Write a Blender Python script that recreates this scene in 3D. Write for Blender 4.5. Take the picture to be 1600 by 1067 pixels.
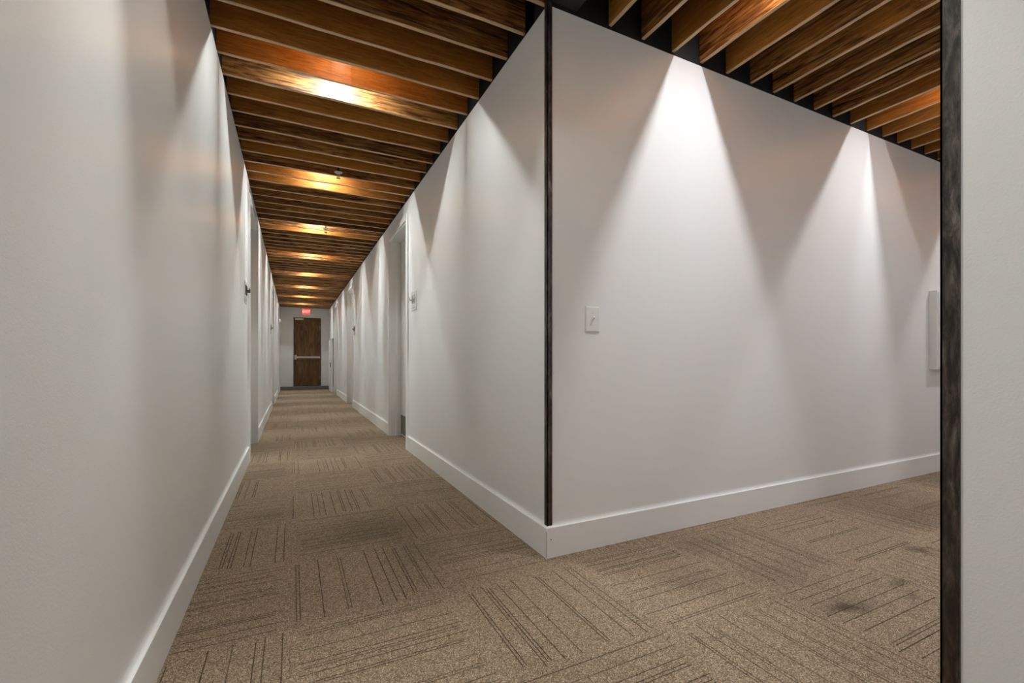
import bpy, bmesh, math, random
from mathutils import Vector

for o in list(bpy.data.objects):
    bpy.data.objects.remove(o, do_unlink=True)
scn = bpy.context.scene
COL = scn.collection
random.seed(7)

# ------------------------------------------------------------------ camera
CAM_H, YAW, F_PX, HORIZON = 0.9962, 0.45361, 702.4, 563.2
cd = bpy.data.cameras.new('camera')
cam = bpy.data.objects.new('camera', cd)
COL.objects.link(cam)
cam.location = (0, 0, CAM_H)
cam.rotation_euler = (math.pi / 2, 0, -YAW)
cd.sensor_fit = 'HORIZONTAL'
cd.sensor_width = 36.0
cd.lens = F_PX / 1600 * 36.0
cd.shift_y = (HORIZON - 533.5) / 1600
cd.clip_start = 0.02
scn.camera = cam

# ------------------------------------------------------------------ light / exposure
world = bpy.data.worlds.new('world')
scn.world = world
world.use_nodes = True
world.node_tree.nodes['Background'].inputs['Color'].default_value = (0.9, 0.92, 1.0, 1)
world.node_tree.nodes['Background'].inputs['Strength'].default_value = 0.02
scn.view_settings.view_transform = 'Standard'
scn.view_settings.look = 'None'
scn.view_settings.gamma = 1.0
scn.view_settings.use_curve_mapping = False
scn.view_settings.exposure = 1.1
LAMP_W = 34.0                       # watts of each ceiling lamp
WARM = (0.915, 0.98, 0.962)            # long hallway lamps
COOL = (0.935, 0.962, 1.0)           # side hallway lamps

# ------------------------------------------------------------------ dimensions
XL, XR, YC, YF = -0.398, 1.1606, 1.9697, 17.25
YN = 0.427                          # near corner of the side hallway
YB = -4.2                           # behind the camera
XE = 9.0                            # end of the side hallway
H, JB, JT = 2.80, 2.825, 3.135      # wall top, joist bottom, joist top
BB, BT = 0.1516, 0.017              # baseboard height, thickness
WT = 0.16                           # wall thickness
JY0, JS = 2.240, 0.2302             # joists across the long hallway
JX0, JSX = 1.563, 0.2318            # joists across the side hallway
JW = 0.024
TILE = 0.62
LAMP_Z = JB + 0.25
LAMP_X = 0.29
LAMP_Y = 1.16

# ------------------------------------------------------------------ node helpers
def new_mat(name):
    m = bpy.data.materials.new(name)
    m.use_nodes = True
    nt = m.node_tree
    b = nt.nodes['Principled BSDF']
    return m, nt, b

def N(nt, typ, **kw):
    n = nt.nodes.new(typ)
    for k, v in kw.items():
        setattr(n, k, v)
    return n

def L(nt, a, b):
    nt.links.new(a, b)

def setv(sock_owner, name, val):
    sock_owner.inputs[name].default_value = val

def math_node(nt, op, a, b=None, c=None, clamp=False):
    n = N(nt, 'ShaderNodeMath', operation=op)
    n.use_clamp = clamp
    for i, v in enumerate((a, b, c)):
        if v is None:
            continue
        if isinstance(v, (int, float)):
            n.inputs[i].default_value = v
        else:
            L(nt, v, n.inputs[i])
    return n.outputs[0]

def mix_col(nt, fac, a, b, blend='MIX'):
    n = N(nt, 'ShaderNodeMix', data_type='RGBA', blend_type=blend)
    for s, v in ((n.inputs[0], fac), (n.inputs[6], a), (n.inputs[7], b)):
        if isinstance(v, (int, float)):
            s.default_value = v
        elif isinstance(v, tuple):
            s.default_value = v if len(v) == 4 else (*v, 1)
        else:
            L(nt, v, s)
    return n.outputs[2]

def ramp(nt, fac, stops):
    n = N(nt, 'ShaderNodeValToRGB')
    e = n.color_ramp.elements
    while len(e) < len(stops):
        e.new(0.5)
    for el, (p, c) in zip(e, stops):
        el.position = p
        el.color = (*c, 1) if len(c) == 3 else c
    L(nt, fac, n.inputs[0])
    return n.outputs[0]

def noise(nt, vec, scale, detail=3, rough=0.5, dist=0.0):
    n = N(nt, 'ShaderNodeTexNoise')
    setv(n, 'Scale', scale); setv(n, 'Detail', detail); setv(n, 'Roughness', rough); setv(n, 'Distortion', dist)
    if vec is not None:
        L(nt, vec, n.inputs['Vector'])
    return n

def mapping(nt, vec, scale=(1, 1, 1), loc=None):
    n = N(nt, 'ShaderNodeMapping')
    n.inputs['Scale'].default_value = scale
    L(nt, vec, n.inputs['Vector'])
    if loc is not None:
        L(nt, loc, n.inputs['Location'])
    return n.outputs[0]

def bump(nt, b, height, strength, dist):
    n = N(nt, 'ShaderNodeBump')
    setv(n, 'Strength', strength); setv(n, 'Distance', dist)
    L(nt, height, n.inputs['Height'])
    L(nt, n.outputs[0], b.inputs['Normal'])

def plain(name, col, rough=0.5, metal=0.0, var=0.06, scale=30, emit=None, es=0.0):
    m, nt, b = new_mat(name)
    geo = N(nt, 'ShaderNodeNewGeometry')
    n = noise(nt, geo.outputs['Position'], scale, 4)
    lo = tuple(max(0, c * (1 - var)) for c in col)
    hi = tuple(min(1, c * (1 + var)) for c in col)
    L(nt, ramp(nt, n.outputs[0], [(0.3, lo), (0.7, hi)]), b.inputs['Base Color'])
    setv(b, 'Roughness', rough); setv(b, 'Metallic', metal)
    if emit:
        setv(b, 'Emission Color', (*emit, 1)); setv(b, 'Emission Strength', es)
    return m

# ------------------------------------------------------------------ materials
def wall_paint(name, col, rough):
    m, nt, b = new_mat(name)
    geo = N(nt, 'ShaderNodeNewGeometry')
    p = geo.outputs['Position']
    big = noise(nt, p, 1.3, 3)
    c = ramp(nt, big.outputs[0], [(0.3, tuple(x * 0.985 for x in col)), (0.7, col)])
    # a few pale grey scuffs
    sc = noise(nt, mapping(nt, p, (9, 9, 3.0)), 1.0, 5, 0.62)
    sm = math_node(nt, 'MULTIPLY', math_node(nt, 'SUBTRACT', sc.outputs[0], 0.715, clamp=True), 3.0, clamp=True)
    c = mix_col(nt, sm, c, tuple(x * 0.8 for x in col))
    L(nt, c, b.inputs['Base Color'])
    pe = noise(nt, p, 260, 2)
    pe2 = noise(nt, p, 14, 2)
    h = math_node(nt, 'ADD', pe.outputs[0], math_node(nt, 'MULTIPLY', pe2.outputs[0], 1.6))
    bump(nt, b, h, 0.22, 0.0016)
    setv(b, 'Roughness', rough)
    return m

M_WALL = wall_paint('wall_paint', (0.835, 0.838, 0.832), 0.34)
M_TRIM = wall_paint('trim_paint', (0.868, 0.868, 0.862), 0.32)
M_DOORW = wall_paint('door_paint', (0.70, 0.69, 0.65), 0.35)
M_BLACK = plain('black_ledger_paint', (0.004, 0.004, 0.0042), 0.75, 0, 0.3, 20)
M_GREYBEAM = plain('dark_grey_beam_paint', (0.035, 0.037, 0.04), 0.55, 0, 0.3, 14)
M_CHROME = plain('brushed_chrome', (0.62, 0.61, 0.58), 0.28, 1.0, 0.05, 60)
M_DMETAL = plain('dark_metal', (0.10, 0.095, 0.085), 0.4, 0.9, 0.2, 60)
M_KICK = plain('grey_kick_plate', (0.16, 0.165, 0.15), 0.5, 0.3, 0.1, 40)
M_PLASTIC = plain('white_plastic', (0.82, 0.815, 0.80), 0.3, 0, 0.01, 40)
M_SIGN = plain('pale_sign_acrylic', (0.76, 0.755, 0.735), 0.25, 0, 0.02, 40)
M_BOX = plain('pale_grey_enamel', (0.84, 0.845, 0.83), 0.35, 0, 0.02, 20)
M_CAN = plain('lamp_white_enamel', (0.7, 0.7, 0.68), 0.4, 0, 0.02, 20)
M_BULB = plain('lamp_glass', (0.9, 0.88, 0.82), 0.2, 0, 0.01, 20, (1.0, 0.9, 0.75), 14.0)
M_RED = plain('exit_red', (0.75, 0.03, 0.02), 0.4, 0, 0.03, 40, (1.0, 0.055, 0.035), 0.75)
M_EXITW = plain('exit_letter', (0.9, 0.75, 0.7), 0.4, 0, 0.02, 40, (1.0, 0.55, 0.5), 0.8)
M_STEP = plain('grey_step_rubber', (0.19, 0.185, 0.165), 0.7, 0, 0.1, 30)
M_HOLE = plain('filled_nail_hole', (0.30, 0.30, 0.30), 0.8, 0, 0.1, 90)

def steel_mat():
    m, nt, b = new_mat('raw_blackened_steel')
    p = N(nt, 'ShaderNodeNewGeometry').outputs['Position']
    n1 = noise(nt, mapping(nt, p, (38, 38, 10)), 1.0, 8, 0.7, 0.5)
    n2 = noise(nt, mapping(nt, p, (70, 70, 8)), 1.0, 4, 0.6)
    c1 = ramp(nt, n1.outputs[0], [(0.34, (0.012, 0.010, 0.009)), (0.46, (0.042, 0.036, 0.033)),
                                  (0.57, (0.12, 0.10, 0.086)), (0.71, (0.32, 0.28, 0.25))])
    c2 = ramp(nt, n2.outputs[0], [(0.35, (0.3, 0.3, 0.3)), (0.75, (1.1, 1.05, 1.0))])
    # darker brown toward the foot
    sep = N(nt, 'ShaderNodeSeparateXYZ'); L(nt, p, sep.inputs[0])
    zr = math_node(nt, 'SUBTRACT', 1.25, sep.outputs[2], clamp=True)
    c = mix_col(nt, 0.6, c1, c2, 'MULTIPLY')
    c = mix_col(nt, math_node(nt, 'MULTIPLY', zr, 0.45, clamp=True), c, (0.055, 0.025, 0.010))
    L(nt, c, b.inputs['Base Color'])
    setv(b, 'Metallic', 0.4)
    r = N(nt, 'ShaderNodeMapRange'); L(nt, n1.outputs[0], r.inputs[0]); r.inputs[3].default_value = 0.28; r.inputs[4].default_value = 0.6
    L(nt, r.outputs[0], b.inputs['Roughness'])
    bump(nt, b, n2.outputs[0], 0.25, 0.001)
    return m
M_STEEL = steel_mat()

def joist_mat(name, axis, edge=False):
    """stained boards; the run of the grain follows `axis` in object space"""
    m, nt, b = new_mat(name)
    oc = N(nt, 'ShaderNodeTexCoord').outputs['Object']
    oi = N(nt, 'ShaderNodeObjectInfo')
    rnd = oi.outputs['Random']
    off = N(nt, 'ShaderNodeCombineXYZ')
    for i, k in enumerate((37.0, 53.0, 71.0)):
        L(nt, math_node(nt, 'MULTIPLY', rnd, k), off.inputs[i])
    s = [1, 1, 1]
    def sc(a, c):
        v = [c, c, c]; v[axis] = a
        return tuple(v)
    g1 = noise(nt, mapping(nt, oc, sc(3.2, 46), off.outputs[0]), 1.0, 8, 0.66, 1.2)     # streaks
    g2 = noise(nt, mapping(nt, oc, sc(14, 210), off.outputs[0]), 1.0, 4, 0.65)             # fine grain
    g3 = noise(nt, mapping(nt, oc, sc(2.2, 9), off.outputs[0]), 1.0, 6, 0.65, 0.7)        # broad patches
    if edge:
        base = ramp(nt, g1.outputs[0], [(0.3, (0.50, 0.31, 0.16)), (0.7, (0.80, 0.58, 0.36))])
        c = mix_col(nt, 0.3, base, ramp(nt, g2.outputs[0], [(0.35, (0.5, 0.45, 0.4)), (0.7, (1, 1, 1))]), 'MULTIPLY')
        L(nt, c, b.inputs['Base Color'])
        setv(b, 'Roughness', 0.55)
        return m
    smooth = ramp(nt, g1.outputs[0], [(0.25, (0.30, 0.094, 0.016)), (0.5, (0.53, 0.215, 0.042)), (0.78, (0.70, 0.35, 0.095))])
    rough = ramp(nt, g1.outputs[0], [(0.36, (0.026, 0.010, 0.004)), (0.46, (0.22, 0.080, 0.015)), (0.57, (0.50, 0.22, 0.052)), (0.74, (0.74, 0.47, 0.19))])
    kind = math_node(nt, 'FRACT', math_node(nt, 'MULTIPLY', rnd, 7.31))
    k = N(nt, 'ShaderNodeMapRange'); L(nt, math_node(nt, 'ADD', kind, math_node(nt, 'MULTIPLY', math_node(nt, 'SUBTRACT', g3.outputs[0], 0.5), 1.1)), k.inputs[0])
    k.inputs[1].default_value = 0.42; k.inputs[2].default_value = 0.56
    c = mix_col(nt, k.outputs[0], smooth, rough)
    c = mix_col(nt, 0.55, c, ramp(nt, g2.outputs[0], [(0.32, (0.30, 0.24, 0.20)), (0.62, (1, 1, 1))]), 'MULTIPLY')
    tone = N(nt, 'ShaderNodeMapRange'); L(nt, math_node(nt, 'FRACT', math_node(nt, 'MULTIPLY', rnd, 23.7)), tone.inputs[0])
    tone.inputs[3].default_value = 0.68; tone.inputs[4].default_value = 1.25
    hsv = N(nt, 'ShaderNodeHueSaturation'); L(nt, c, hsv.inputs['Color']); L(nt, tone.outputs[0], hsv.inputs['Value'])
    L(nt, hsv.outputs[0], b.inputs['Base Color'])
    rr = N(nt, 'ShaderNodeMapRange'); L(nt, k.outputs[0], rr.inputs[0]); rr.inputs[3].default_value = 0.33; rr.inputs[4].default_value = 0.5
    L(nt, rr.outputs[0], b.inputs['Roughness'])
    bump(nt, b, math_node(nt, 'ADD', math_node(nt, 'MULTIPLY', g1.outputs[0], k.outputs[0]), math_node(nt, 'MULTIPLY', g2.outputs[0], 0.25)), 0.7, 0.006)
    return m
M_JX, M_JY = joist_mat('stained_joist_a', 0), joist_mat('stained_joist_b', 1)
M_EX, M_EY = joist_mat('pale_sawn_edge_a', 0, True), joist_mat('pale_sawn_edge_b', 1, True)
M_DECK = plain('dark_deck_boards', (0.055, 0.026, 0.010), 0.6, 0, 0.5, 9)

def door_wood():
    m, nt, b = new_mat('dark_walnut_door')
    p = N(nt, 'ShaderNodeNewGeometry').outputs['Position']
    n1 = noise(nt, mapping(nt, p, (9, 9, 1.6)), 1.0, 6, 0.6, 1.4)
    n2 = noise(nt, mapping(nt, p, (90, 90, 5)), 1.0, 3)
    c = ramp(nt, n1.outputs[0], [(0.3, (0.045, 0.019, 0.005)), (0.5, (0.135, 0.060, 0.014)), (0.7, (0.23, 0.115, 0.030))])
    c = mix_col(nt, 0.5, c, ramp(nt, n2.outputs[0], [(0.3, (0.5, 0.5, 0.5)), (0.7, (1, 1, 1))]), 'MULTIPLY')
    L(nt, c, b.inputs['Base Color'])
    setv(b, 'Roughness', 0.4)
    return m
M_DOORD = door_wood()

# stains and darker patches of the carpet: x, y, radius x, radius y, angle, strength
STAINS_PATCHES = [(1.99, 1.05, 0.075, 0.030, 0, 0.75), (2.06, 1.015, 0.06, 0.03, 0, 0.5), (2.435, 1.045, 0.055, 0.030, 0, 0.55), (2.34, 0.964, 0.05, 0.022, 0, 0.45),
          (2.97, 1.17, 0.06, 0.035, 0, 0.6), (2.93, 1.22, 0.05, 0.03, 0, 0.45), (1.61, 1.46, 0.16, 0.10, 0, 0.22), (2.1, 1.36, 0.30, 0.10, 0, 0.16),
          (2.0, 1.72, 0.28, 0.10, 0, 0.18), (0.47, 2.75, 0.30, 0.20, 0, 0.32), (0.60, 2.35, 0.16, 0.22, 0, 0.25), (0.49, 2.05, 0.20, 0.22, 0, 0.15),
          (-0.14, 3.28, 0.20, 0.10, 0, 0.14), (0.95, 2.35, 0.10, 0.08, 0, 0.16), (3.5, 1.45, 0.5, 0.12, 0, 0.2)]
def carpet_mat(name, axis):
    m, nt, b = new_mat(name)
    oc = N(nt, 'ShaderNodeTexCoord').outputs['Object']
    p = N(nt, 'ShaderNodeNewGeometry').outputs['Position']
    oi = N(nt, 'ShaderNodeObjectInfo'); rnd = oi.outputs['Random']
    sep = N(nt, 'ShaderNodeSeparateXYZ'); L(nt, oc, sep.inputs[0])
    u, v = sep.outputs[axis], sep.outputs[1 - axis]
    NS = 13
    s = math_node(nt, 'MULTIPLY', math_node(nt, 'ADD', math_node(nt, 'DIVIDE', u, TILE), 0.5), NS)
    sid, sf = math_node(nt, 'FLOOR', s), math_node(nt, 'FRACT', s)
    cv = N(nt, 'ShaderNodeCombineXYZ'); L(nt, sid, cv.inputs[0]); L(nt, math_node(nt, 'MULTIPLY', rnd, 991.0), cv.inputs[1])
    wn = N(nt, 'ShaderNodeTexWhiteNoise', noise_dimensions='2D'); L(nt, cv.outputs[0], wn.inputs['Vector'])
    ws = N(nt, 'ShaderNodeSeparateColor'); L(nt, wn.outputs['Color'], ws.inputs[0])
    ctr = math_node(nt, 'ADD', math_node(nt, 'MULTIPLY', ws.outputs[1], 0.7), 0.15)
    dist = math_node(nt, 'ABSOLUTE', math_node(nt, 'SUBTRACT', sf, ctr))
    dbl = math_node(nt, 'MULTIPLY', math_node(nt, 'GREATER_THAN', ws.outputs[2], 0.62), 0.14)
    dist = math_node(nt, 'ABSOLUTE', math_node(nt, 'SUBTRACT', dist, dbl))
    lm = math_node(nt, 'MULTIPLY', math_node(nt, 'SUBTRACT', 0.050, dist), 45.0, clamp=True)
    lm = math_node(nt, 'MULTIPLY', lm, math_node(nt, 'GREATER_THAN', ws.outputs[0], 0.30))
    ends = math_node(nt, 'LESS_THAN', math_node(nt, 'ABSOLUTE', v), math_node(nt, 'SUBTRACT', TILE * 0.48, math_node(nt, 'MULTIPLY', ws.outputs[2], 0.05)))
    lm = math_node(nt, 'MULTIPLY', lm, ends)
    nb = noise(nt, p, 70, 2)
    lm = math_node(nt, 'MULTIPLY', lm, math_node(nt, 'ADD', math_node(nt, 'MULTIPLY', nb.outputs[0], 1.3), 0.35), clamp=True)
    strength = math_node(nt, 'ADD', math_node(nt, 'MULTIPLY', ws.outputs[0], 0.40), 0.52)
    lm = math_node(nt, 'MULTIPLY', lm, strength)
    # yarn speckle
    vo = N(nt, 'ShaderNodeTexVoronoi'); setv(vo, 'Scale', 380); L(nt, p, vo.inputs['Vector'])
    vs = N(nt, 'ShaderNodeSeparateColor'); L(nt, vo.outputs['Color'], vs.inputs[0])
    c = ramp(nt, vs.outputs[0], [(0.0, (0.105, 0.066, 0.038)), (0.35, (0.232, 0.162, 0.104)), (0.75, (0.360, 0.268, 0.186)), (1.0, (0.62, 0.49, 0.365))])
    n2 = noise(nt, p, 2.6, 4)
    c = mix_col(nt, 0.8, c, ramp(nt, n2.outputs[0], [(0.3, (0.90, 0.90, 0.90)), (0.7, (1.04, 1.04, 1.04))]), 'MULTIPLY')
    tone = N(nt, 'ShaderNodeMapRange'); L(nt, rnd, tone.inputs[0]); tone.inputs[3].default_value = 0.94; tone.inputs[4].default_value = 1.06
    hsv = N(nt, 'ShaderNodeHueSaturation'); L(nt, c, hsv.inputs['Color']); L(nt, tone.outputs[0], hsv.inputs['Value'])
    c = hsv.outputs[0]
    # stains and darker patches
    ps = N(nt, 'ShaderNodeSeparateXYZ')
    wob = noise(nt, p, 9, 3)
    wv = N(nt, 'ShaderNodeVectorMath', operation='MULTIPLY_ADD')
    L(nt, wob.outputs['Color'], wv.inputs[0]); wv.inputs[1].default_value = (0.14, 0.14, 0); L(nt, p, wv.inputs[2])
    L(nt, wv.outputs[0], ps.inputs[0])
    tot = None
    for (x, y, rx, ry, a, st) in STAINS_PATCHES:
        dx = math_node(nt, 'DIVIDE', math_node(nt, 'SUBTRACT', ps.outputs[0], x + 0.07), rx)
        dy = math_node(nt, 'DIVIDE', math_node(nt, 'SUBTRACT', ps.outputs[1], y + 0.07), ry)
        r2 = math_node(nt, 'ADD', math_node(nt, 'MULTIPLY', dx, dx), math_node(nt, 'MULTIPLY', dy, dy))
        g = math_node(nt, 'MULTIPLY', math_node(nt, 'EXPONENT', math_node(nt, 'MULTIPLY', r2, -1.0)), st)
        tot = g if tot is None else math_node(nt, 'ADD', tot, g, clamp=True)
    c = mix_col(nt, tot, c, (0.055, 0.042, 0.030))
    c = mix_col(nt, lm, c, (0.035, 0.022, 0.012))
    L(nt, c, b.inputs['Base Color'])
    setv(b, 'Roughness', 0.95)
    b.inputs['Specular IOR Level'].default_value = 0.15
    h = math_node(nt, 'SUBTRACT', math_node(nt, 'MULTIPLY', vs.outputs[1], 0.5), lm)
    bump(nt, b, h, 0.6, 0.003)
    return m
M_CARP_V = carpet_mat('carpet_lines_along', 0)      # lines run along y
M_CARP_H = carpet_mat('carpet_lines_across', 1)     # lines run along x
M_SLAB = plain('carpet_glue_slab', (0.06, 0.05, 0.04), 0.9, 0, 0.2, 9)

# ------------------------------------------------------------------ mesh helpers
def add_box(bm, lo, hi, mi=0):
    vs = [bm.verts.new((x, y, z)) for z in (lo[2], hi[2]) for y in (lo[1], hi[1]) for x in (lo[0], hi[0])]
    for q in ((0, 2, 3, 1), (4, 5, 7, 6), (0, 1, 5, 4), (2, 6, 7, 3), (0, 4, 6, 2), (1, 3, 7, 5)):
        f = bm.faces.new([vs[i] for i in q]); f.material_index = mi

def add_cyl(bm, c, r0, r1, z0, z1, n=16, axis=2, mi=0):
    """frustum along an axis; c gives the two other coordinates"""
    rings = []
    for r, z in ((r0, z0), (r1, z1)):
        ring = []
        for k in range(n):
            a = 2 * math.pi * k / n
            p = [0, 0, 0]
            o = [i for i in range(3) if i != axis]
            p[o[0]] = c[0] + r * math.cos(a); p[o[1]] = c[1] + r * math.sin(a); p[axis] = z
            ring.append(bm.verts.new(p))
        rings.append(ring)
    for k in range(n):
        bm.faces.new([rings[0][k], rings[0][(k + 1) % n], rings[1][(k + 1) % n], rings[1][k]]).material_index = mi
    bm.faces.new(rings[0][::-1]).material_index = mi
    bm.faces.new(rings[1]).material_index = mi

def finish(name, bm, mats, parent=None, loc=(0, 0, 0), bevel=0.0, smooth=False):
    if bevel:
        bmesh.ops.bevel(bm, geom=list(bm.edges), offset=bevel, segments=2, profile=0.7, affect='EDGES')
    bmesh.ops.recalc_face_normals(bm, faces=bm.faces)
    me = bpy.data.meshes.new(name)
    bm.to_mesh(me); bm.free()
    for m in (mats if isinstance(mats, (list, tuple)) else [mats]):
        me.materials.append(m)
    if smooth:
        for p in me.polygons:
            p.use_smooth = True
    o = bpy.data.objects.new(name, me)
    COL.objects.link(o)
    o.location = loc
    if parent:
        o.parent = parent
    return o

def boxes(name, bl, mats, parent=None, bevel=0.0, loc=(0, 0, 0)):
    bm = bmesh.new()
    for lo, hi in bl:
        add_box(bm, lo, hi)
    return finish(name, bm, mats, parent, loc, bevel)

def struct(o, label=None, cat=None):
    o['kind'] = 'structure'
    if label: o['label'] = label
    if cat: o['category'] = cat
    return o

def tag(o, label, cat, group=None):
    o['label'] = label; o['category'] = cat
    if group: o['group'] = group
    return o

def empty(name, loc=(0, 0, 0), rz=0):
    o = bpy.data.objects.new(name, None)
    COL.objects.link(o)
    o.location = loc; o.rotation_euler = (0, 0, rz)
    o.empty_display_size = 0.1
    return o

# ------------------------------------------------------------------ doorways
DOOR_H = 2.58
R_DOORS = [(5.06, 6.06), (10.15, 11.17), (13.93, 14.80)]
L_DOORS = [(5.14, 6.22), (10.45, 11.50), (14.55, 15.45)]
REC_R, REC_L = 0.15, 0.12

def runs(a, b, gaps):
    out, y = [], a
    for g0, g1 in gaps:
        out.append((y, g0)); y = g1
    out.append((y, b))
    return out

# ------------------------------------------------------------------ room shell
def wall_y(name, x0, x1, a, b, gaps, label):
    bl = [((x0, p, 0), (x1, q, H)) for p, q in runs(a, b, gaps)]
    bl += [((x0, g0, DOOR_H), (x1, g1, H)) for g0, g1 in gaps]
    return struct(boxes(name, bl, M_WALL), label, 'wall')

wall_left = wall_y('wall_left', XL - WT, XL, YB, YF, L_DOORS, 'long satin white wall with doorways along the hallway, unbroken beside the steel corner')
wall_right = wall_y('wall_right', XR, XR + WT, YC + WT, YF, R_DOORS, 'white wall with doorways running from steel corner to exit door')
wall_cross = struct(boxes('wall_cross', [((XR, YC, 0), (XE, YC + WT, H))], M_WALL), 'white wall of side hallway carrying the light switch', 'wall')
wall_near = struct(boxes('wall_near', [((XR, YB, 0), (XR + WT, YN, H)), ((XR + WT, YN - WT, 0), (XE, YN, H))], M_WALL),
                   'white wall edged by wide blackened steel strip', 'wall')
wall_end = struct(boxes('wall_end', [((XL - WT, YF, 0), (0.02, YF + WT, H + 0.4)), ((0.89, YF, 0), (XR + WT, YF + WT, H + 0.4)),
                                     ((0.02, YF, 2.485), (0.89, YF + WT, H + 0.4))], M_WALL), 'white end wall around the dark wooden exit door', 'wall')
wall_back = struct(boxes('wall_back', [((XL - WT, YB - WT, 0), (XR + WT, YB, H + 0.4))], M_WALL), 'white wall closing the hallway behind the viewpoint', 'wall')
wall_side = struct(boxes('wall_side', [((XE, YN - WT, 0), (XE + WT, YC + WT, H + 0.4))], M_WALL), 'white wall closing the side hallway', 'wall')

# ledgers above the walls, black
def ledger(name, lo, hi, label, m=M_BLACK):
    return struct(boxes(name, [(lo, hi)], m), label, 'beam')
ledger('trim_1', (XL - WT, YB, H), (XL - 0.012, YF, JT), 'black ledger board above the long unbroken hallway wall')
ledger('trim_2', (XR + 0.012, YC + 0.3, H), (XR + WT, YF, JT), 'black ledger board above the wall with doorways')
ledger('trim_3', (XR + 0.012, YC + 0.012, H), (XE, YC + WT, JT), 'black ledger board above the light switch wall')
ledger('trim_4', (XR + 0.19, YN - WT, H), (XE, YN - 0.012, JT), 'black ledger board above the near wall of side hallway')
ledger('trim_5', (XR + 0.004, YB, JB + 0.01), (XR + 0.185, YC + 0.012, JT), 'dark grey beam crossing the opening to side hallway', M_GREYBEAM)

# steel corner angles
def steel_angle(name, x, y, sy, z0, z1, w, label):
    t, e = 0.0035, 0.0035
    bm = bmesh.new()
    if sy > 0:      # far corner: legs run +x and +y
        add_box(bm, (x - e, y - e, z0), (x + w, y, z1))
        add_box(bm, (x - e, y - e, z0), (x, y + w, z1))
    else:           # near corner: legs run +x and -y
        add_box(bm, (x - e, y, z0), (x + w, y + e, z1))
        add_box(bm, (x - e, y - w, z0), (x, y + e, z1))
    return struct(finish(name, bm, M_STEEL), label, 'corner guard')
steel_angle('trim_6', XR, YC, 1, BB, JB + 0.01, 0.026, 'thin blackened steel angle on the corner above baseboard')
steel_angle('trim_7', XR, YN, -1, 0.0, JB + 0.01, 0.026, 'wide mottled steel angle edging the nearer wall corner')

# baseboards: square board plus a hollow fillet, added for the soft glow above it
def cove_profile():
    p = [(0.0, 0.0), (BT, 0.0), (BT, BB - 0.0008), (BT - 0.0008, BB)]
    d, hgt = BT * 0.62, 0.022
    for k in range(7):
        a = math.pi / 2 * k / 6
        p.append((d * (1 - math.sin(a)), BB + hgt * (1 - math.cos(a))))
    return p
def add_base(bm, p0, p1, nrm, m0=0.0, m1=0.0, z0=0.0):
    """board from p0 to p1 along the wall foot; nrm points into the room; m0/m1 lengthen the outer edge for mitres"""
    d = Vector((p1[0] - p0[0], p1[1] - p0[1], 0)).normalized()
    rings = []
    for p, mm, sg in ((p0, m0, -1), (p1, m1, 1)):
        ring = []
        for t, z in cove_profile():
            q = Vector((p[0] + nrm[0] * t, p[1] + nrm[1] * t, z + z0)) + d * (sg * mm * t / BT)
            ring.append(bm.verts.new(q))
        rings.append(ring)
    n = len(rings[0])
    for k in range(n):
        bm.faces.new([rings[0][k], rings[0][(k + 1) % n], rings[1][(k + 1) % n], rings[1][k]])
    bm.faces.new(rings[0][::-1]); bm.faces.new(rings[1])
def baseboard(name, segs, label):
    bm = bmesh.new()
    for sg in segs:
        add_base(bm, *sg)
    return struct(finish(name, bm, M_TRIM), label, 'baseboard')
def base_runs(x, nx, a, b, gaps, cas=0.0585, m0=0.0):
    out = []
    for i, (p, q) in enumerate(runs(a, b, gaps)):
        out.append(((x, p + (cas if i else 0)), (x, q - (cas if i < len(gaps) else 0)), (nx, 0), 0.0 if i else m0, 0.0))
    return out
baseboard('baseboard_left', base_runs(XL, 1, YB, YF - 0.26, L_DOORS), 'white baseboard along the long unbroken hallway wall')
b_right = baseboard('baseboard_right', base_runs(XR, -1, YC + 0.001, YF - 0.26, R_DOORS, m0=BT), 'white baseboard along the doorway wall from the corner')
b_cross = baseboard('baseboard_cross', [((XR, YC), (XE, YC), (0, -1), BT, 0.0)], 'white baseboard below the light switch')
baseboard('baseboard_near', [((XR, YB), (XR, YN - 0.032), (-1, 0)), ((XR + 0.03, YN), (XE, YN), (0, 1))], 'white baseboard of the wall edged by wide steel strip')
baseboard('baseboard_side', [((XE, YN + BT), (XE, YC - BT), (-1, 0))], 'white baseboard of the wall closing the side hallway')
baseboard('baseboard_back', [((XL + BT, YB), (XR - BT, YB), (0, 1))], 'white baseboard of the wall behind the viewpoint')
baseboard('baseboard_end', [((XL, YF), (-0.03, YF), (0, -1), 0.0, 0.0, 0.10), ((0.94, YF), (XR, YF), (0, -1), 0.0, 0.0, 0.10)], 'white baseboard beside the wooden exit door')
# paint-filled nail hole and open mitre joint at the corner
bm = bmesh.new(); add_cyl(bm, (XR + 0.0105, 0.092), 0.0042, 0.0042, YC - BT - 0.0006, YC - BT + 0.002, 12, 1)
finish('nail_hole', bm, M_HOLE, b_cross)
bm = bmesh.new(); add_cyl(bm, (XR + 0.022, 0.073), 0.002, 0.002, YC - BT - 0.0005, YC - BT + 0.002, 10, 1)
finish('nail_hole', bm, M_SIGN, b_cross)
boxes('corner_crack', [((XR - BT - 0.0003, YC - BT + 0.0003, 0.004), (XR - BT + 0.002, YC - BT + 0.0032, BB - 0.014))], M_DMETAL, b_right)

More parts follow.
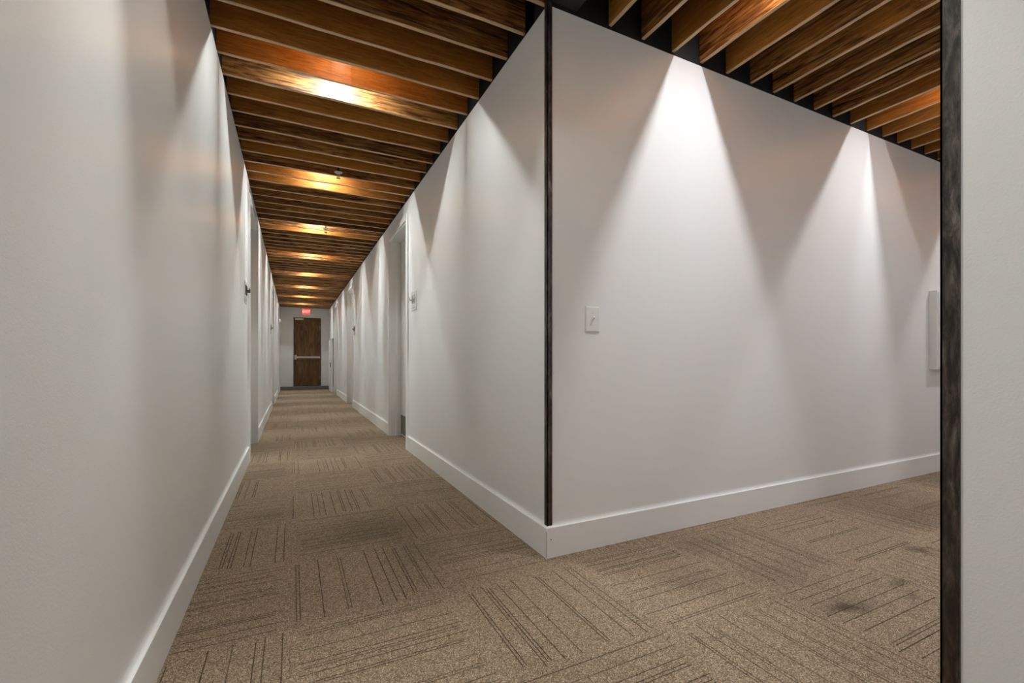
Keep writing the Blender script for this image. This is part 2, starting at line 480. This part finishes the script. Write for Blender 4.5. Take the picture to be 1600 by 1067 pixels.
# ------------------------------------------------------------------ floor: carpet tiles
floor = struct(boxes('floor', [((XL - 0.6, YB - WT, -0.05), (XR + 0.6, YF + WT, -0.008)), ((XR + 0.6, YN - 0.6, -0.05), (XE + WT, YC + 0.6, -0.008))], M_SLAB),
               'carpet tile floor of beige squares with alternating dark pinstripes', 'floor')
X0T = -0.01
tile_cache = {}
def carpet_tile(i, j, xlo, xhi, ylo, yhi):
    cx, cy = X0T + (i + 0.5) * TILE, (j + 0.5) * TILE
    g = 0.0002
    lo = (max(cx - TILE / 2 + g, xlo), max(cy - TILE / 2 + g, ylo))
    hi = (min(cx + TILE / 2 - g, xhi), min(cy + TILE / 2 - g, yhi))
    if hi[0] - lo[0] < 0.01 or hi[1] - lo[1] < 0.01:
        return
    vert = (i + j) % 2
    key = (round(lo[0] - cx, 4), round(lo[1] - cy, 4), round(hi[0] - cx, 4), round(hi[1] - cy, 4), vert)
    if key not in tile_cache:
        bm = bmesh.new()
        add_box(bm, (key[0], key[1], -0.0078), (key[2], key[3], 0))
        top = [e for e in bm.edges if all(v.co.z > -0.001 for v in e.verts)]
        bmesh.ops.bevel(bm, geom=top, offset=0.0004, segments=1, affect='EDGES')
        bmesh.ops.recalc_face_normals(bm, faces=bm.faces)
        me = bpy.data.meshes.new('carpet_tile'); bm.to_mesh(me); bm.free()
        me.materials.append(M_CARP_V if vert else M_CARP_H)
        tile_cache[key] = me
    o = bpy.data.objects.new('carpet_tile', tile_cache[key])
    COL.objects.link(o)
    o.location = (cx, cy, random.uniform(-0.0002, 0.0))
    o.parent = floor
i_r = int(math.ceil((XR - X0T) / TILE))
for j in range(int(math.floor(YB / TILE)), int(math.ceil(YF / TILE))):
    for i in range(-1, 2):
        ylo, yhi = max(YB, -99), YF
        carpet_tile(i, j, XL - (0.1 if any(g0 - .6 < j * TILE < g1 for g0, g1 in L_DOORS) else 0), XR if j * TILE > YC or (j + 1) * TILE < YN else 99, ylo, yhi)
# strips of tile inside the right-hand doorways
for g0, g1 in R_DOORS:
    for j in range(int(g0 / TILE), int(g1 / TILE) + 1):
        carpet_tile(1, j, XR, XR + REC_R, g0, g1)
        carpet_tile(2, j, XR, XR + REC_R, g0, g1)
for i in range(2, int(math.ceil((XE - X0T) / TILE))):
    for j in range(0, 4):
        carpet_tile(i, j, XR if i > 1 else XR, XE, YN, YC)

# ------------------------------------------------------------------ ceiling: deck and joists
ceiling = struct(boxes('ceiling', [((XL - WT, YB - WT, JT), (XR + WT, YF + WT, JT + 0.04)), ((XR + WT, YN - WT, JT), (XE + WT, YC + WT, JT + 0.04))], M_DECK),
                 'open ceiling of closely spaced stained timber joists under dark boards', 'ceiling')
def joist_mesh(name, length, axis, mats, seed, notch=None):
    rs = random.Random(seed)
    bm = bmesh.new()
    n = 12
    hh = JT - JB
    rings = []
    stops = [(length * k / n - length / 2, hh) for k in range(n + 1)]
    if notch is not None:       # housing cut out of the upper edge for a lamp
        a, b_, low = notch
        stops = [t for t in stops if not a - 0.01 < t[0] < b_ + 0.01] + [(a, hh), (a + 0.001, low), (b_ - 0.001, low), (b_, hh)]
        stops.sort()
    for s, top in stops:
        w = JW / 2 + rs.uniform(-0.0012, 0.0012)
        dz = rs.uniform(-0.0018, 0.0018)
        off = rs.uniform(-0.0012, 0.0012)
        ch = 0.003
        prof = [(-w + ch + off, dz), (w - ch + off, dz), (w + off, dz + ch), (w, top), (-w, top), (-w + off, dz + ch)]
        rings.append([bm.verts.new((s, a, z) if axis == 0 else (a, s, z)) for a, z in prof])
    m = 6
    for k in range(len(rings) - 1):
        for q in range(m):
            f = bm.faces.new([rings[k][q], rings[k][(q + 1) % m], rings[k + 1][(q + 1) % m], rings[k + 1][q]])
            f.material_index = 1 if q in (0, 1, 5) else 0
    bm.faces.new(rings[0][::-1]); bm.faces.new(rings[-1])
    bmesh.ops.recalc_face_normals(bm, faces=bm.faces)
    me = bpy.data.meshes.new(name); bm.to_mesh(me); bm.free()
    for mt in mats: me.materials.append(mt)
    return me
lenA = XR - XL + 0.016
JA = [joist_mesh('joist', lenA, 0, (M_JX, M_EX), s) for s in range(6)]
xm = LAMP_X - (XL + XR) / 2
JNOTCH = joist_mesh('joist', lenA, 0, (M_JX, M_EX), 77, (xm - 0.06, xm + 0.06, 0.20))
k0, k1 = int(math.ceil((YB - JY0) / JS)), int(math.floor((YF - 0.03 - JY0) / JS))
for k in range(k0, k1 + 1):
    o = bpy.data.objects.new('joist', JNOTCH if k == 4 else random.choice(JA)); COL.objects.link(o)
    o.location = ((XL + XR) / 2, JY0 + k * JS, JB); o.parent = ceiling
lenB = YC - YN + 0.016
JBm = [joist_mesh('joist', lenB, 1, (M_JY, M_EY), 20 + s) for s in range(5)]
for k in range(0, int((XE - JX0) / JSX)):
    o = bpy.data.objects.new('joist', random.choice(JBm)); COL.objects.link(o)
    o.location = (JX0 + k * JSX, (YC + YN) / 2, JB); o.parent = ceiling

# ------------------------------------------------------------------ ceiling lamps between the joists
def lamp_meshes():
    out = []
    bm = bmesh.new(); add_cyl(bm, (0, 0), 0.030, 0.030, 0.052, JT - LAMP_Z, 20); out.append(('mounting_base', bm, M_CAN))
    bm = bmesh.new(); add_cyl(bm, (0, 0), 0.034, 0.020, 0.014, 0.052, 20); out.append(('reflector', bm, M_CAN))
    bm = bmesh.new(); add_cyl(bm, (0, 0), 0.028, 0.033, 0.008, 0.014, 20); out.append(('lens', bm, M_BULB))
    res = []
    for n, b_, m in out:
        bmesh.ops.recalc_face_normals(b_, faces=b_.faces)
        me = bpy.data.meshes.new(n); b_.to_mesh(me); b_.free(); me.materials.append(m); res.append((n, me))
    return res
LM = lamp_meshes()
def ceiling_lamp(x, y, col, watt, label, group):
    r = empty('ceiling_lamp', (x, y, LAMP_Z))
    tag(r, label, 'lamp', group)
    for n, me in LM:
        o = bpy.data.objects.new(n, me); COL.objects.link(o); o.parent = r
    ld = bpy.data.lights.new('lamp_light', 'SPOT')
    ld.energy = watt; ld.color = col
    ld.spot_size = math.pi; ld.spot_blend = 1.0
    ld.shadow_soft_size = 0.022
    lo = bpy.data.objects.new('lamp_light', ld); COL.objects.link(lo); lo.parent = r
    lo.location = (0, 0, 0)
for n in range(-3, 8):  # lamps behind the camera are unseen, added for fill light
    yb = JY0 + (4 + 8 * n) * JS
    if yb < YB + 0.3: continue
    for s in ((0,) if n == 0 else (-1, 1)):         # one fixture straddles a notched joist, the rest are pairs
        w = LAMP_W * (1.5 if n == 0 else 0.5 if (n, s) == (-1, 1) else 1.2 if s < 0 else 0.65)
        ceiling_lamp(LAMP_X, yb + s * 0.054, WARM, w, 'small white flood lamp tucked up between two joists of the long hallway', 'lamps between the long hallway joists')
xb = JX0 + 2.5 * JSX
SG = ('small white flood lamp tucked up between two joists of the side hallway', 'lamps between the side hallway joists')
ceiling_lamp(xb, LAMP_Y, COOL, LAMP_W * 1.45, *SG)
for n in (1, 2, 3):
    xb = JX0 + (3 + 8 * n) * JSX
    for s in (-1, 1):
        ceiling_lamp(xb + s * 0.056, LAMP_Y, COOL, LAMP_W * (1.2 if s < 0 else 0.35), *SG)

# ------------------------------------------------------------------ sprinklers
def sprinkler(x, y, label):
    r = empty('sprinkler_head', (x, y, JB - 0.04))
    tag(r, label, 'sprinkler', 'sprinklers under the hallway joists')
    bm = bmesh.new(); add_cyl(bm, (0, 0), 0.011, 0.011, 0.035, JT - JB + 0.04, 12); finish('pipe', bm, M_DMETAL, r)
    bm = bmesh.new(); add_cyl(bm, (0, 0), 0.016, 0.036, 0.022, 0.034, 24); add_cyl(bm, (0, 0), 0.036, 0.036, 0.034, 0.038, 24); finish('escutcheon', bm, M_CHROME, r)
    bm = bmesh.new()
    add_cyl(bm, (0, 0), 0.009, 0.009, 0.010, 0.024, 12)
    add_box(bm, (-0.013, -0.003, -0.016), (-0.008, 0.003, 0.022)); add_box(bm, (0.008, -0.003, -0.016), (0.013, 0.003, 0.022))
    add_box(bm, (-0.013, -0.003, -0.018), (0.013, 0.003, -0.013)); add_cyl(bm, (0, 0), 0.0025, 0.0025, -0.016, 0.012, 8)
    finish('frame_arms', bm, M_CHROME, r)
    bm = bmesh.new(); add_cyl(bm, (0, 0), 0.019, 0.019, -0.022, -0.019, 16); finish('deflector', bm, M_CHROME, r)
sprinkler(0.397, JY0 + 10.5 * JS, 'chrome sprinkler head hanging below joists, the one closest to steel corner')
sprinkler(0.41, JY0 + 19.5 * JS, 'chrome sprinkler head hanging below joists near the first doorways')
sprinkler(0.41, JY0 + 49.5 * JS, 'chrome sprinkler head hanging below joists toward the exit sign')

# ------------------------------------------------------------------ doorways with doors
def side_door(name, side, g0, g1, label):
    """white door set back in a plain opening; side +1 = right wall, -1 = left wall"""
    r = empty(name, ((XR if side > 0 else XL), g0, 0))
    struct(r, label, 'door')
    rec = REC_R if side > 0 else REC_L
    w = g1 - g0
    def B(lo, hi):
        (a, b_, c), (d, e, f) = lo, hi
        return ((min(side * a, side * d), b_, c), (max(side * a, side * d), e, f))
    jt = 0.022
    boxes('jamb', [B((-0.004, 0, 0), (rec + 0.004, jt, DOOR_H))], M_TRIM, r)
    boxes('jamb', [B((-0.004, w - jt, 0), (rec + 0.004, w, DOOR_H))], M_TRIM, r)
    boxes('jamb_stop', [B((rec * 0.45, w - jt - 0.012, 0), (rec * 0.45 + 0.03, w - jt, DOOR_H - jt))], M_TRIM, r)
    boxes('head_jamb', [B((-0.004, jt, DOOR_H - jt), (rec + 0.004, w - jt, DOOR_H))], M_TRIM, r)
    cw, ct = 0.058, 0.022
    boxes('casing', [B((-ct, -cw, 0), (0, 0.006, DOOR_H + cw))], M_TRIM, r, bevel=0.003)
    boxes('casing', [B((-ct, w - 0.006, 0), (0, w + cw, DOOR_H + cw))], M_TRIM, r, bevel=0.003)
    boxes('head_casing', [B((-ct, 0.006, DOOR_H - 0.006), (0, w - 0.006, DOOR_H + cw))], M_TRIM, r, bevel=0.003)
    leaf = boxes('door_leaf', [B((rec - 0.02, jt + 0.004, 0.012), (rec + 0.02, w - jt - 0.004, DOOR_H - jt - 0.004))], M_DOORW, r, bevel=0.002)
    boxes('kick_plate', [B((rec - 0.022, jt + 0.03, 0.03), (rec - 0.019, w - jt - 0.03, 0.28))], M_KICK, leaf)
    hb = bmesh.new()
    hy = 0.09
    add_box(hb, *B((rec - 0.026, hy - 0.03, 0.98), (rec - 0.019, hy + 0.03, 1.20)))
    add_box(hb, *B((rec - 0.07, hy - 0.01, 1.09), (rec - 0.026, hy + 0.01, 1.11)))
    add_box(hb, *B((rec - 0.075, hy - 0.01, 1.088), (rec - 0.058, hy + 0.12, 1.112)))
    finish('door_handle', hb, M_CHROME, leaf)
    boxes('strike_plate', [B((-0.019, -0.012, 1.075), (0.03, 0.0005 + jt, 1.165))] if side < 0 else [B((-0.018, -0.004, 1.085), (0.03, 0.001 + jt, 1.165))], M_DMETAL, r)
    return r
ordn = ['nearest to the steel corner', 'midway along the hallway', 'closest to the exit door']
for n, (g0, g1) in enumerate(R_DOORS):
    side_door('door_%d' % (n + 1), 1, g0, g1, 'white door recessed in the corner side of hallway, ' + ordn[n])
for n, (g0, g1) in enumerate(L_DOORS):
    side_door('door_%d' % (n + 4), -1, g0, g1, 'white door recessed in the unbroken long wall, ' + ordn[n])

# ------------------------------------------------------------------ wooden exit door on the end wall
struct(boxes('step', [((XL, YF - 0.25, 0), (XR, YF, 0.10))], M_STEP, bevel=0.004), 'low grey step below the wooden exit door', 'step')
r = empty('door_7', (0.02, YF, 0.10)); struct(r, 'dark brown wooden exit door with silver push bar', 'door')
dw, dh = 0.87, 2.385
boxes('frame_post', [((0, -0.02, 0), (0.022, 0.06, dh))], M_DMETAL, r)
boxes('frame_post', [((dw - 0.022, -0.02, 0), (dw, 0.06, dh))], M_DMETAL, r)
boxes('frame_head', [((0.022, -0.02, dh - 0.02), (dw - 0.022, 0.06, dh))], M_DMETAL, r)
leaf = boxes('door_leaf', [((0.025, 0.0, 0.006), (dw - 0.025, 0.045, dh - 0.023))], M_DOORD, r, bevel=0.003)
bm = bmesh.new(); add_box(bm, (0.09, -0.075, 0.985), (dw - 0.03, -0.04, 1.03)); add_box(bm, (0.09, -0.04, 0.975), (dw - 0.03, -0.001, 1.04))
finish('push_bar', bm, M_CHROME, leaf)
boxes('latch_case', [((0.026, -0.09, 0.93), (0.10, -0.001, 1.09))], M_CHROME, leaf, bevel=0.006)
boxes('door_closer', [((0.05, -0.06, dh - 0.085), (0.31, -0.001, dh - 0.028))], M_CHROME, leaf, bevel=0.004)
boxes('closer_arm', [((0.16, -0.2, dh + 0.002), (0.19, -0.03, dh + 0.012)), ((0.165, -0.05, dh - 0.03), (0.185, -0.03, dh + 0.005))], M_CHROME, leaf)
for hx in (0.25, 2.0):
    boxes('hinge', [((dw - 0.03, -0.012, hx), (dw - 0.018, 0.0, hx + 0.11))], M_CHROME, leaf)
boxes('door_sweep', [((0.03, -0.006, 0.006), (dw - 0.03, -0.0005, 0.03))], M_DMETAL, leaf)

# exit sign
r = empty('exit_sign', (0.42, YF - 0.03, 2.60)); tag(r, 'red lit exit sign on end wall above wooden door', 'exit sign')
boxes('housing', [((-0.135, -0.02, 0), (0.135, 0.03, 0.20))], M_PLASTIC, r, bevel=0.004)
boxes('face', [((-0.126, -0.024, 0.010), (0.126, -0.0195, 0.190))], M_RED, r)
cu = bpy.data.curves.new('exit_text', 'FONT'); cu.body = 'EXIT'; cu.size = 0.118; cu.extrude = 0.0015
cu.align_x = 'CENTER'; cu.align_y = 'CENTER'; cu.resolution_u = 3
tmp = bpy.data.objects.new('tmp_text', cu); COL.objects.link(tmp)
bpy.context.view_layer.update()
tm = bpy.data.meshes.new_from_object(tmp.evaluated_get(bpy.context.evaluated_depsgraph_get()))
bpy.data.objects.remove(tmp, do_unlink=True)
tm.materials.clear(); tm.materials.append(M_EXITW)
to = bpy.data.objects.new('lettering', tm); COL.objects.link(to); to.parent = r
to.rotation_euler = (math.pi / 2, 0, 0); to.location = (0, -0.0257, 0.098)
boxes('mount', [((-0.05, -0.012, 0.20), (0.05, 0.03, 0.212))], M_PLASTIC, r)

# ------------------------------------------------------------------ things on the walls
# light switch on the side-hallway wall
r = empty('light_switch', (1.4355, YC, 1.2155)); tag(r, 'white toggle light switch plate on wall beside steel corner', 'light switch')
bm = bmesh.new()
for (w, y0_, y1_) in ((0.0455, -0.003, 0.0),):
    add_box(bm, (-w, -0.003, -0.068), (w, 0, 0.068))
vs = [bm.verts.new(p) for p in [(-0.0455, -0.003, -0.068), (0.0455, -0.003, -0.068), (0.0455, -0.003, 0.068), (-0.0455, -0.003, 0.068),
                                (-0.040, -0.0075, -0.0625), (0.040, -0.0075, -0.0625), (0.040, -0.0075, 0.0625), (-0.040, -0.0075, 0.0625)]]
for q in ((0, 1, 5, 4), (1, 2, 6, 5), (2, 3, 7, 6), (3, 0, 4, 7), (4, 5, 6, 7)):
    bm.faces.new([vs[i] for i in q])
finish('plate', bm, M_PLASTIC, r)
boxes('toggle_slot', [((-0.006, -0.0082, -0.0135), (0.006, -0.007, 0.0135))], M_SIGN, r)
tg = boxes('toggle', [((-0.0042, -0.021, -0.005), (0.0042, 0, 0.006))], M_PLASTIC, r, bevel=0.0015, loc=(0, -0.0065, 0.0))
tg.rotation_euler = (math.radians(-32), 0, 0)
for z in (-0.03, 0.03):
    bm = bmesh.new(); add_cyl(bm, (0, z), 0.0032, 0.0032, -0.0088, -0.007, 12, 1); finish('screw', bm, M_SIGN, r)

# shallow enamel box far along the side-hallway wall
r = empty('wall_panel_box', (5.09, YC, 0.916)); tag(r, 'shallow pale grey panel box mounted on light switch wall', 'panel box')
boxes('housing', [((0, -0.056, 0), (0.42, 0, 0.70))], M_BOX, r, bevel=0.004)
dr = boxes('panel_door', [((0.018, -0.062, 0.018), (0.402, -0.056, 0.682))], M_BOX, r, bevel=0.0015)
boxes('latch', [((0.37, -0.067, 0.32), (0.392, -0.062, 0.38))], M_DMETAL, dr)

# room signs with a metal clip beside the doorways
def room_sign(side, y, label, dark):
    r = empty('room_sign', (XR if side > 0 else XL, y, 1.53)); tag(r, label, 'sign')
    def B(lo, hi):
        (a, b_, c), (d, e, f) = lo, hi
        return ((min(-side * a, -side * d), b_, c), (max(-side * a, -side * d), e, f))
    pl = boxes('plate', [B((0.0, -0.11, 0), (0.005, 0.11, 0.20))], M_SIGN, r, bevel=0.0015)
    mm = M_DMETAL if dark else M_CHROME
    for dy in (-0.045, 0.045):
        bm = bmesh.new()
        add_box(bm, *B((0.005, dy - 0.012, 0.075), (0.012, dy + 0.012, 0.165)))
        add_box(bm, *B((0.012, dy - 0.007, 0.105), (0.038, dy + 0.007, 0.12)))
        add_box(bm, *B((0.032, dy - 0.007, 0.12), (0.038, dy + 0.007, 0.14)))
        finish('clip', bm, mm, r)
    boxes('clip_rail', [B((0.012, -0.045, 0.108), (0.020, 0.045, 0.118))], mm, r)
    boxes('lettering_strip', [B((0.005, -0.06, 0.026), (0.0058, 0.05, 0.034))], M_KICK, pl)
room_sign(1, 4.76, 'pale plate with chrome clip on corner-side wall beside first doorway', False)
room_sign(-1, 4.86, 'pale plate with dark metal clip on unbroken long wall beside first doorway', True)
room_sign(1, 9.9, 'small sign plate with clip beside the middle doorway of corner-side wall', True)
room_sign(-1, 10.2, 'small sign plate with clip beside the middle doorway of the long wall', True)

# electrical outlet low on the corner-side wall
r = empty('wall_outlet', (XR, 11.86, 0.44)); tag(r, 'white outlet cover low on the wall between doorways', 'outlet')
boxes('plate', [((-0.006, -0.04, -0.06), (0, 0.04, 0.06))], M_PLASTIC, r, bevel=0.002)
for z in (-0.025, 0.025):
    boxes('socket', [((-0.008, -0.017, z - 0.014), (-0.0055, 0.017, z + 0.014))], M_SIGN, r, bevel=0.001)

# narrow waist-high white cabinet by the exit door
r = empty('utility_cabinet', (XR, 15.3, 0)); tag(r, 'narrow tall white cabinet against wall near wooden exit door', 'cabinet')
boxes('body', [((-0.07, 0, 0), (-BT - 0.001, 0.9, 1.68))], M_TRIM, r, bevel=0.003)
boxes('top', [((-0.085, -0.015, 1.68), (-0.002, 0.915, 1.705))], M_TRIM, r, bevel=0.003)
cdr = boxes('cabinet_door', [((-0.078, 0.02, 0.06), (-0.07, 0.88, 1.66))], M_TRIM, r, bevel=0.002)
boxes('handle', [((-0.1, 0.05, 0.78), (-0.078, 0.07, 0.93))], M_DMETAL, cdr)

# alarm strobe near the end of the long wall
r = empty('alarm_strobe', (XL, 16.6, 2.30)); tag(r, 'small white alarm strobe on long wall near end wall', 'alarm')
boxes('base', [((0, -0.06, -0.06), (0.03, 0.06, 0.06))], M_PLASTIC, r, bevel=0.004)
boxes('lens', [((0.03, -0.035, -0.02), (0.05, 0.035, 0.03))], M_PLASTIC, r, bevel=0.006)
